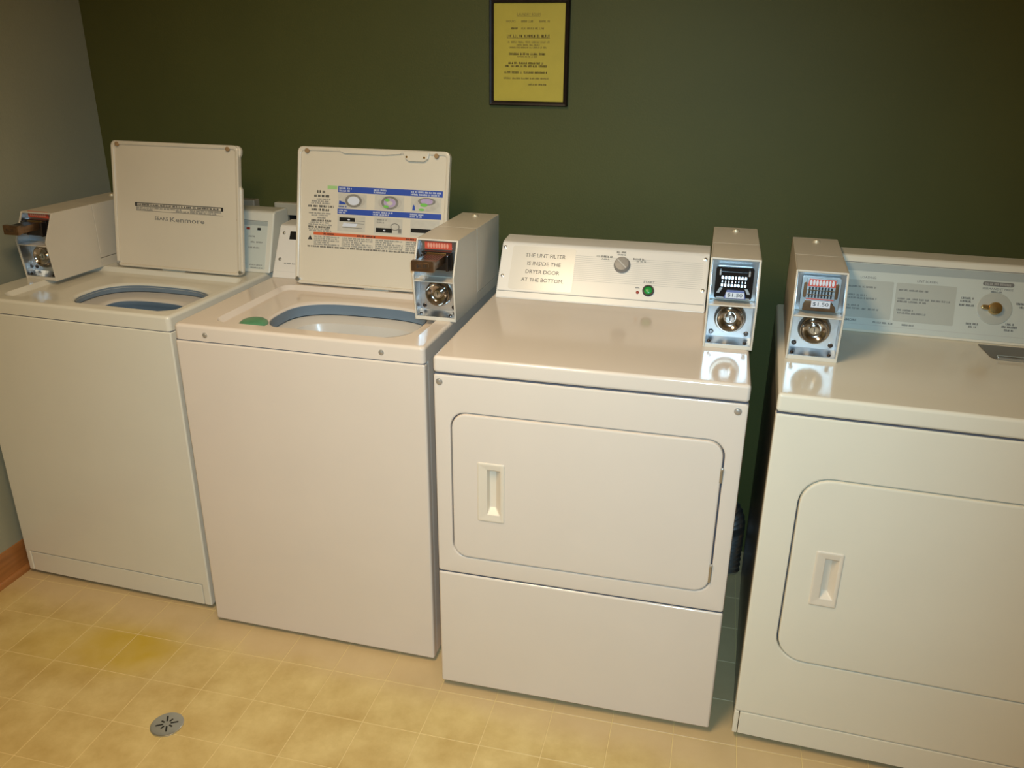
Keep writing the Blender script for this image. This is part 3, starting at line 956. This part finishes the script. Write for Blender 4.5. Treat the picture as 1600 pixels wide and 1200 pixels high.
coin_box(t, 0.574, 0.192, H, 0.610, 'out')

# ------------------------------------------------------------------ dryer in the middle
W, D, H, b, lip, sm = 0.6893, 0.675, 0.9293, 0.0190, 0.0401, 0.3634
t = thing('clothes_dryer', 'white front-loading dryer with a green start button and lint filter sticker on its console', 'dryer',
          (1.4629, -0.8593, 0), 0.0019)
cabinet(t, W, D, b + 0.006, H - lip - 0.001, 'enamel', y0=0.024)
feet(t, W, D, b + 0.004)
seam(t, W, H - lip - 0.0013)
MB().box(0, W, 0, D, H - lip, H, 0.008, 4).build('top_panel', 'enamel', t)
MB().box(0, W, 0, 0.024, b, sm - 0.0026, 0.006, 3).build('toe_panel', 'enamel', t)
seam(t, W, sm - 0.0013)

def front_with_door(t, W, z0, z1, door, r, hand, paint, proud):
    dx0, dx1, dz0, dz1 = door
    nc, ns = 8, 12
    V = lambda P, y: [(x, y, z) for x, z in P]
    g = 0.0026
    outer = lambda i: rrect(i, W - i, z0 + i, z1 - i, 0.006, nc, ns)
    ho = lambda i: rrect(dx0 - g - i, dx1 + g + i, dz0 - g - i, dz1 + g + i, r + g, nc, ns)
    mb = MB().loft([V(outer(0), 0.024), V(outer(0), 0.006), V(outer(0.0018), 0.0018), V(outer(0.006), 0.0), V(ho(0.0035), 0.0), V(ho(0.001), 0.0012), V(ho(0), 0.0035), V(ho(0), 0.018)])
    mb.build('front_panel', paint, t)
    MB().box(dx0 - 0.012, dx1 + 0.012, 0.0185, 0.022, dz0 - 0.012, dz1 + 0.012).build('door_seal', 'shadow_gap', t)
    hx0, hx1, hz0, hz1 = hand
    d = lambda i: rrect(dx0 + i, dx1 - i, dz0 + i, dz1 - i, max(r - i, 0.004), nc, ns)
    hh = rrect(hx0 + 0.003, hx1 - 0.003, hz0 + 0.003, hz1 - 0.003, 0.004, nc, ns)
    y = -proud
    mb = MB().loft([V(d(0), 0.017), V(d(0), y + 0.006), V(d(0.0018), y + 0.0018), V(d(0.006), y), V(hh, y), V(hh, y + 0.016)])
    dr = mb.build('door', paint, t)
    # pull: moulded plate with a finger slot
    P = lambda i, rr=0.004: rrect(hx0 + i, hx1 - i, hz0 + i, hz1 - i, rr, nc, ns)
    w = hx1 - hx0
    sx0, sx1, sz0, sz1 = hx0 + w * 0.36, hx1 - w * 0.17, hz0 + 0.020, hz1 - 0.018
    Sl = lambda i: rrect(sx0 + i, sx1 - i, sz0 + i, sz1 - i, 0.003, nc, ns)
    Fl = rrect(sx0 + w * 0.04, sx1 - w * 0.20, sz0 + 0.012, sz1 - 0.008, 0.003, nc, ns)
    mb = MB().loft([V(P(0), y + 0.002), V(P(0), y - 0.001), V(P(0.0015), y - 0.0024), V(P(0.005), y - 0.0028), V(P(0.0085, 0.003), y - 0.0016), V(Sl(-0.002), y - 0.0016), V(Sl(0), y), V(Fl, y + 0.015)], False, True)
    mb.build('door_pull', 'plastic_cream', dr, label='cream moulded pull with a finger slot')
    return dr
dr = front_with_door(t, W, sm, H - lip - 0.0026, (0.0415, 0.6495, 0.4140, 0.7950), 0.036, (0.1035, 0.1685, 0.5240, 0.6790), 'enamel', 0.003)
for v0, v1 in ((0.698, 0.729), (0.441, 0.485)):
    mb = MB()
    mb.box(0.6465, 0.6520, -0.0035, 0.012, v0, v1, 0.001, 1)
    mb.build('hinge', 'hinge', dr)
    screw(dr, Ff @ Matrix.Translation((0, 0, 0.0035)), 0.6500, v1 + 0.004, 0.0032)
for u, v in ((0.0145, 0.869), (0.668, 0.869)):
    screw(t, Ff, u, v, 0.0065)
# console
cp = [(0.494, 0.0), (0.580, 0.134), (0.588, 0.139), (0.652, 0.145), (0.660, 0.138), (0.660, 0.0)]
con = MB(Matrix.Translation((0, 0, H))).prism(cp, 0.0135, 0.5800, 'x', 0.003, 2).build('console', 'panel_white', t)
Fc = frame(0.494, H, 0.580, H + 0.134)
MB(Fc).box(0.0165, 0.5765, 0.0225, 0.1570, 0.0, 0.0015, 0.0006, 1).build('control_panel', 'panel_white', con)
MB(Fc).box(0.0165, 0.5765, 0.0030, 0.0205, 0.0, 0.0015, 0.0006, 1).build('trim_strip', 'panel_white', con)
for u, v in ((0.0235, 0.147), (0.0265, 0.0635), (0.570, 0.1465), (0.570, 0.060)):
    screw(con, Fc @ Matrix.Translation((0, 0, 0.0015)), u, v, 0.0042, 'steel')
mb = MB(Fc)
mb.prism(rrect(0.046, 0.223, 0.028, 0.153, 0.006, 5, 2), 0.0015, 0.0019, 'z')
mb.mi = 1
for k, (s, u, wd_, v) in enumerate((('THE LINT FILTER', 0.1400, 0.112, 0.1275), ('IS INSIDE THE', 0.1385, 0.093, 0.1040), ('DRYER DOOR', 0.1370, 0.094, 0.0805), ('AT THE BOTTOM', 0.1375, 0.114, 0.0572))):
    mb.text(s, u, v, wd_, 0.0022, 0.0105)
mb.quad(0.1958, 0.1976, 0.0520, 0.0538, 0.0022)
mb.build('lint_filter_sticker', ['tape', 'ink'], con, label='clear sticker reading THE LINT FILTER IS INSIDE THE DRYER DOOR AT THE BOTTOM.')
mb = MB(Fc)
mb.mi = 1
for k in range(14):
    v = 0.0640 + k * 0.0054
    mb.quad(0.222, 0.566, v, v + 0.0008, 0.0018)
mb.mi = 0
mb.scribble(0.334, 0.364, 0.1520, 0.0055, 0.0020, 201, 1.4)
mb.scribble(0.337, 0.362, 0.1450, 0.0042, 0.0020, 202)
mb.scribble(0.281, 0.325, 0.1370, 0.0055, 0.0020, 203, 1.4)
mb.scribble(0.294, 0.318, 0.1300, 0.0042, 0.0020, 204)
mb.scribble(0.380, 0.418, 0.1355, 0.0055, 0.0020, 205, 1.4)
mb.scribble(0.390, 0.415, 0.1288, 0.0042, 0.0020, 206)
mb.quad(0.0165, 0.5765, 0.0205, 0.0217, 0.0008)  # not print: grey line painting the shade of the gap below the panel
mb.text('START', 0.4285, 0.0735, 0.030, 0.0020, 0.0060, 'c', 0.01)
mb.scribble(0.394, 0.408, 0.0560, 0.0040, 0.0020, 207)
mb.build('panel_print', ['ink_grey', 'ink_pale'], con)
mb = MB(Fc @ Matrix.Translation((0.352, 0.1155, 0.0015)))
mb.lathe([(0.0225, 0), (0.0225, 0.003), (0.0205, 0.004), (0.0195, 0.014), (0.018, 0.016), (0.004, 0.0165)], 0, 0, 40)
mb.mi = 1
mb.prism([(-0.011, 0.012), (-0.013, 0.010), (0.011, -0.012), (0.013, -0.010)], 0.016, 0.0172, 'z')
mb.build('cycle_knob', ['knob_grey', 'ink_pale'], con)
mb = MB(Fc @ Matrix.Translation((0.429, 0.049, 0.0015)))
mb.lathe([(0.0155, 0), (0.0155, 0.005), (0.0140, 0.0065), (0.0118, 0.0065), (0.0112, 0.003)], 0, 0, 32)
mb.mi = 1
mb.lathe([(0.0108, 0.002), (0.0108, 0.006), (0.0085, 0.008), (0.003, 0.0086)], 0, 0, 28)
mb.build('start_button', ['black', 'button_green'], con, label='green start button in a black ring')
MB(Fc @ Matrix.Translation((0.401, 0.0425, 0.0015))).lathe([(0.0042, 0), (0.0040, 0.002), (0.0022, 0.0034)], 0, 0, 16).build('indicator_light', 'lamp_red', con)
coin_box(t, 0.5830, 0.208, H, 0.612, 'in_dark')

# ------------------------------------------------------------------ dryer at the right
W, D, H, b, lip = 0.737, 0.685, 0.9171, 0.0200, 0.0421
t = thing('clothes_dryer', 'bisque front-loading dryer at the right edge, grey lint screen handle in its top', 'dryer',
          (2.2060, -0.8552, 0), -0.0407)
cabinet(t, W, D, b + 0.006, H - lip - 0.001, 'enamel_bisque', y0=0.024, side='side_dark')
feet(t, W, D, b + 0.004)
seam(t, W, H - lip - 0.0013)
MB().box(0, W, 0, D, H - lip, H, 0.008, 4).build('top_panel', 'enamel_bisque', t)
kz = 0.086
dr = front_with_door(t, W, kz + 0.001, H - lip - 0.0026, (0.0720, 0.6650, 0.2660, 0.7350), 0.062, (0.1235, 0.1805, 0.4270, 0.5660), 'enamel_bisque', 0.003)
MB().prism([(0.0, b), (0.0125, b), (0.0125, kz), (0.0, kz)], 0.0, 0.024, 'y', 0.003).build('corner_post', 'enamel_bisque', t)
MB().prism([(W - 0.0125, b), (W, b), (W, kz), (W - 0.0125, kz)], 0.0, 0.024, 'y', 0.003).build('corner_post', 'enamel_bisque', t)
MB().box(0.0135, W - 0.0135, 0.0008, 0.024, b, kz - 0.0006, 0.0022).build('kick_plate', 'enamel_bisque', t)
cp = [(0.480, 0.0), (0.550, 0.173), (0.556, 0.178), (0.624, 0.181), (0.634, 0.174), (0.640, 0.0)]
con = MB(Matrix.Translation((0, 0, H))).prism(cp, 0.134, 0.728, 'x', 0.004, 3).build('console', 'enamel_bisque', t)
Fc = frame(0.480, H, 0.550, H + 0.173)
MB(Fc).box(0.1375, 0.7245, 0.0070, 0.1725, 0.0, 0.0015, 0.0006, 1).build('control_panel', 'panel_cool', con)
MB(Fc).box(0.1350, 0.7270, 0.1736, 0.1750, 0.0, 0.0010).build('panel_line', 'ink_grey', con)
mb = MB(Fc)
z1_, z2_ = 0.0018, 0.0022
mb.mi = 1
mb.quad(0.138, 0.724, 0.1525, 0.1720, z1_)
mb.mi = 2
mb.poly([(x, y, z1_) for x, y in rrect(0.150, 0.2640, 0.0365, 0.1305, 0.003, 4, 1)])
mb.poly([(x, y, z1_) for x, y in rrect(0.2700, 0.4060, 0.0345, 0.1300, 0.003, 4, 1)])
mb.mi = 3
mb.quad(0.1395, 0.7235, 0.0195, 0.0202, z1_)
mb.mi = 0
mb.text('LOADING', 0.2035, 0.1375, 0.036, z2_, 0.0055)
mb.text('LINT SCREEN', 0.3390, 0.1370, 0.046, z2_, 0.0055)
for k, (u, e, v) in enumerate(((0.160, 0.226, 0.1135), (0.160, 0.207, 0.0925), (0.160, 0.230, 0.0850), (0.160, 0.190, 0.0660), (0.160, 0.238, 0.0585), (0.276, 0.348, 0.1130), (0.276, 0.398, 0.0915), (0.276, 0.344, 0.0845), (0.276, 0.316, 0.0635), (0.278, 0.345, 0.0560), (0.225, 0.272, 0.0275), (0.292, 0.320, 0.0270))):
    mb.scribble(u, e, v, 0.0045, z2_, 300 + k)
mb.text('KENMORE', 0.1660, 0.0290, 0.042, z2_, 0.0062, 'c', 0.02)
mb.poly([(x, y, z2_) for x, y in rrect(0.4610, 0.5290, 0.1385, 0.1485, 0.0049, 5, 1)])
mb.text('PERMANENT PRESS', 0.4950, 0.1320, 0.066, z2_, 0.0052)
mb.scribble(0.480, 0.508, 0.1250, 0.0040, z2_, 320)
for k, (u, e, v) in enumerate(((0.418, 0.448, 0.1050), (0.416, 0.446, 0.0975), (0.414, 0.448, 0.0880), (0.538, 0.575, 0.1005), (0.546, 0.570, 0.0925), (0.434, 0.462, 0.0440), (0.440, 0.458, 0.0365), (0.520, 0.538, 0.0500), (0.512, 0.548, 0.0430), (0.518, 0.540, 0.0355))):
    mb.scribble(u, e, v, 0.0050, z2_, 330 + k, 1.2)
mb.mi = 3
mb.scribble(0.466, 0.525, 0.1435, 0.0055, z2_ + 0.0003, 350)
mb.build('panel_print', ['ink_grey', 'band_grey', 'panel_grey', 'ink_pale'], con)
mb = MB(Fc @ Matrix.Translation((0.492, 0.0845, 0.0015)))
mb.lathe([(0.0385, 0.0), (0.0385, 0.0012), (0.0370, 0.0020), (0.0200, 0.0022)], 0, 0, 44)
mb.build('dial_ring', 'panel_grey', con)
mb = MB(Fc @ Matrix.Translation((0.492, 0.0845, 0.0036)) @ Matrix.Rotation(math.radians(176), 4, 'Z'))
mb.lathe([(0.0150, 0), (0.0150, 0.010), (0.0135, 0.013), (0.004, 0.014)], 0, 0, 32)
mb.prism([(0.008, -0.0065), (0.029, -0.0045), (0.031, 0.0), (0.029, 0.0045), (0.008, 0.0065)], 0.0, 0.011, 'z', 0.0015)
mb.build('selector_knob', 'brass', con, label='polished metal pointer knob')
# lint screen pull in the top
mb = MB(Matrix.Translation((0, 0, H)))
mb.prism([(0.462, 0.462), (0.470, 0.375), (0.478, 0.362), (0.700, 0.362), (0.706, 0.375), (0.706, 0.462)], -0.001, 0.0026, 'z', 0.0012)
ls = mb.build('lint_screen_cover', 'lint_grey', t)
MB(Matrix.Translation((0, 0, H))).box(0.480, 0.700, 0.356, 0.368, 0.001, 0.010, 0.003, 3).build('pull_edge', 'steel', ls)
coin_box(t, 0.0160, 0.212, H, 0.620, 'in_red', h=0.200)

# ------------------------------------------------------------------ things on the wall and floor
t = thing('framed_notice', 'yellow laundry notice in a dark frame, high on the green wall', 'notice', (1.4800, 0, 1.412))
fw, fh = 0.2335, 0.288
Fn = frame(0, 0, 0, 1)
Fn = frame(-0.001, 0, -0.001, 1)
mb = MB(Fn)
ring = lambda i, z: [(x, y, z) for x, y in rrect(-fw / 2 + i, fw / 2 - i, i, fh - i, 0.0015, 3, 2)]
mb.loft([ring(0, 0), ring(0, 0.012), ring(0.003, 0.016), ring(0.010, 0.014), ring(0.0130, 0.010), ring(0.0130, 0.004)])
mb.build('frame', 'frame_dark', t)
mb = MB(Fn).box(-fw / 2 + 0.006, fw / 2 - 0.006, 0.006, fh - 0.006, 0.0005, 0.0060)
pp = mb.build('paper', 'paper_yellow', t, smooth=False)
mb = MB(Fn)
pz = 0.0063
PX = lambda px: (px - 600) / 1200 * 0.3385   # zoomed picture scale
def nl(y, u0, u1, h, seed, dens=1.0, s=None, ul=False):
    v = fh - 0.006 - (y - 30) / 1120 * (fh - 0.006) 
    if s:
        mb.text(s, (PX(u0) + PX(u1)) / 2, v, PX(u1) - PX(u0), pz, h)
    else:
        mb.scribble(PX(u0), PX(u1), v, h, pz, seed, dens)
    if ul:
        mb.quad(PX(u0), PX(u1), v - h * 0.75, v - h * 0.62, pz)
nl(175, 475, 712, 0.0070, 0, s='LAUNDRY ROOM', ul=True)
nl(245, 360, 460, 0.0062, 0, s='HOURS:')
nl(245, 515, 645, 0.0058, 400, 0.8)
nl(245, 700, 820, 0.0058, 401, 0.8)
nl(320, 410, 490, 0.0055, 402, 1.1)
nl(320, 520, 765, 0.0055, 403, 0.8)
nl(398, 368, 815, 0.0078, 404, 1.5, ul=True)
nl(463, 370, 815, 0.0050, 405, 0.8)
nl(493, 470, 720, 0.0045, 406, 0.8)
nl(520, 390, 785, 0.0045, 407, 0.8)
nl(588, 390, 785, 0.0062, 408, 1.4)
nl(620, 480, 690, 0.0045, 409, 0.9)
nl(686, 385, 775, 0.0058, 410, 1.5)
nl(718, 350, 805, 0.0058, 411, 1.5)
nl(785, 345, 805, 0.0060, 412, 1.4)
nl(850, 335, 815, 0.0048, 413, 1.0)
nl(915, 595, 795, 0.0048, 414, 1.2)
mb.build('print', 'paper_ink', pp, smooth=False)

t = thing('floor_drain', 'round grey metal floor drain set in the yellow vinyl floor', 'drain', (0.8460, -1.1600, 0), math.radians(8))
mb = MB()
mb.lathe([(0.0400, 0.0002), (0.0395, 0.0030), (0.0370, 0.0042), (0.004, 0.0046)], 0, 0, 40)
pl = mb.build('cover', 'steel', t)
for k in range(8):
    a = math.radians(22 + 45 * k)
    m2 = MB(Matrix.Rotation(a, 4, 'Z'))
    l_ = 0.027 if k % 2 == 0 else 0.019
    m2.prism(rrect(0.008, l_, -0.0022, 0.0022, 0.0021, 4, 1), 0.0040, 0.0048, 'z')
    m2.build('slot', 'black', pl)

t = thing('supply_box', 'dull grey wall box showing between the first washer lid and its console', 'wall box', (0.4650, 0, 0.850))
MB().loft([[(x, 0.0, z) for x, z in rrect(-0.10, 0.10, 0, 0.248, 0.004, 4, 1)], [(x, -0.030, z) for x, z in rrect(-0.10, 0.10, 0, 0.248, 0.004, 4, 1)], [(x, -0.034, z) for x, z in rrect(-0.096, 0.096, 0.004, 0.244, 0.004, 4, 1)]], True, True).build('housing', 'box_grey', t)
t = thing('supply_box', 'cream wall box with a dark opening, just left of the second washer lid', 'wall box', (0.7300, 0, 0.850))
MB().loft([[(x, 0.0, z) for x, z in rrect(-0.10, 0.10, 0, 0.242, 0.004, 4, 1)], [(x, -0.018, z) for x, z in rrect(-0.10, 0.10, 0, 0.242, 0.004, 4, 1)], [(x, -0.022, z) for x, z in rrect(-0.096, 0.096, 0.004, 0.238, 0.004, 4, 1)],
           [(x, -0.022, z) for x, z in rrect(-0.056, 0.056, 0.170, 0.204, 0.002, 4, 1)], [(x, -0.004, z) for x, z in rrect(-0.056, 0.056, 0.170, 0.204, 0.002, 4, 1)]], True, False).build('housing', 'box_cream', t)
MB().box(-0.056, 0.056, -0.0045, -0.003, 0.170, 0.204).build('opening', 'black', t)

t = thing('dryer_duct', 'shiny foil dryer duct bending to the wall in the gap between the two dryers', 'duct', (2.120, -0.110, 0))
path = []
for k in range(0, 40):
    a = k / 39
    if a < 0.5:
        q = a / 0.5
        path.append((0.055, -0.02 + 0.012 * math.sin(q * 3), 0.004 + q * 0.17))
    else:
        q = (a - 0.5) / 0.5 * math.pi / 2
        path.append((0.055 - 0.07 * (1 - math.cos(q)), -0.02, 0.174 + 0.07 * math.sin(q)))
MB().tube(path, 0.052, 20, 0.005).build('flexible_hose', 'foil', t)

t = thing('ceiling_light', 'wraparound ceiling light above the machines, out of the picture', 'ceiling light', (1.40, -1.95, HC))
MB().box(-0.17, 0.17, -0.58, 0.58, -0.025, 0, 0.004).build('housing', 'panel_white', t)
MB().box(-0.16, 0.16, -0.57, 0.57, -0.050, -0.026, 0.012, 3).build('diffuser', 'diffuser', t)
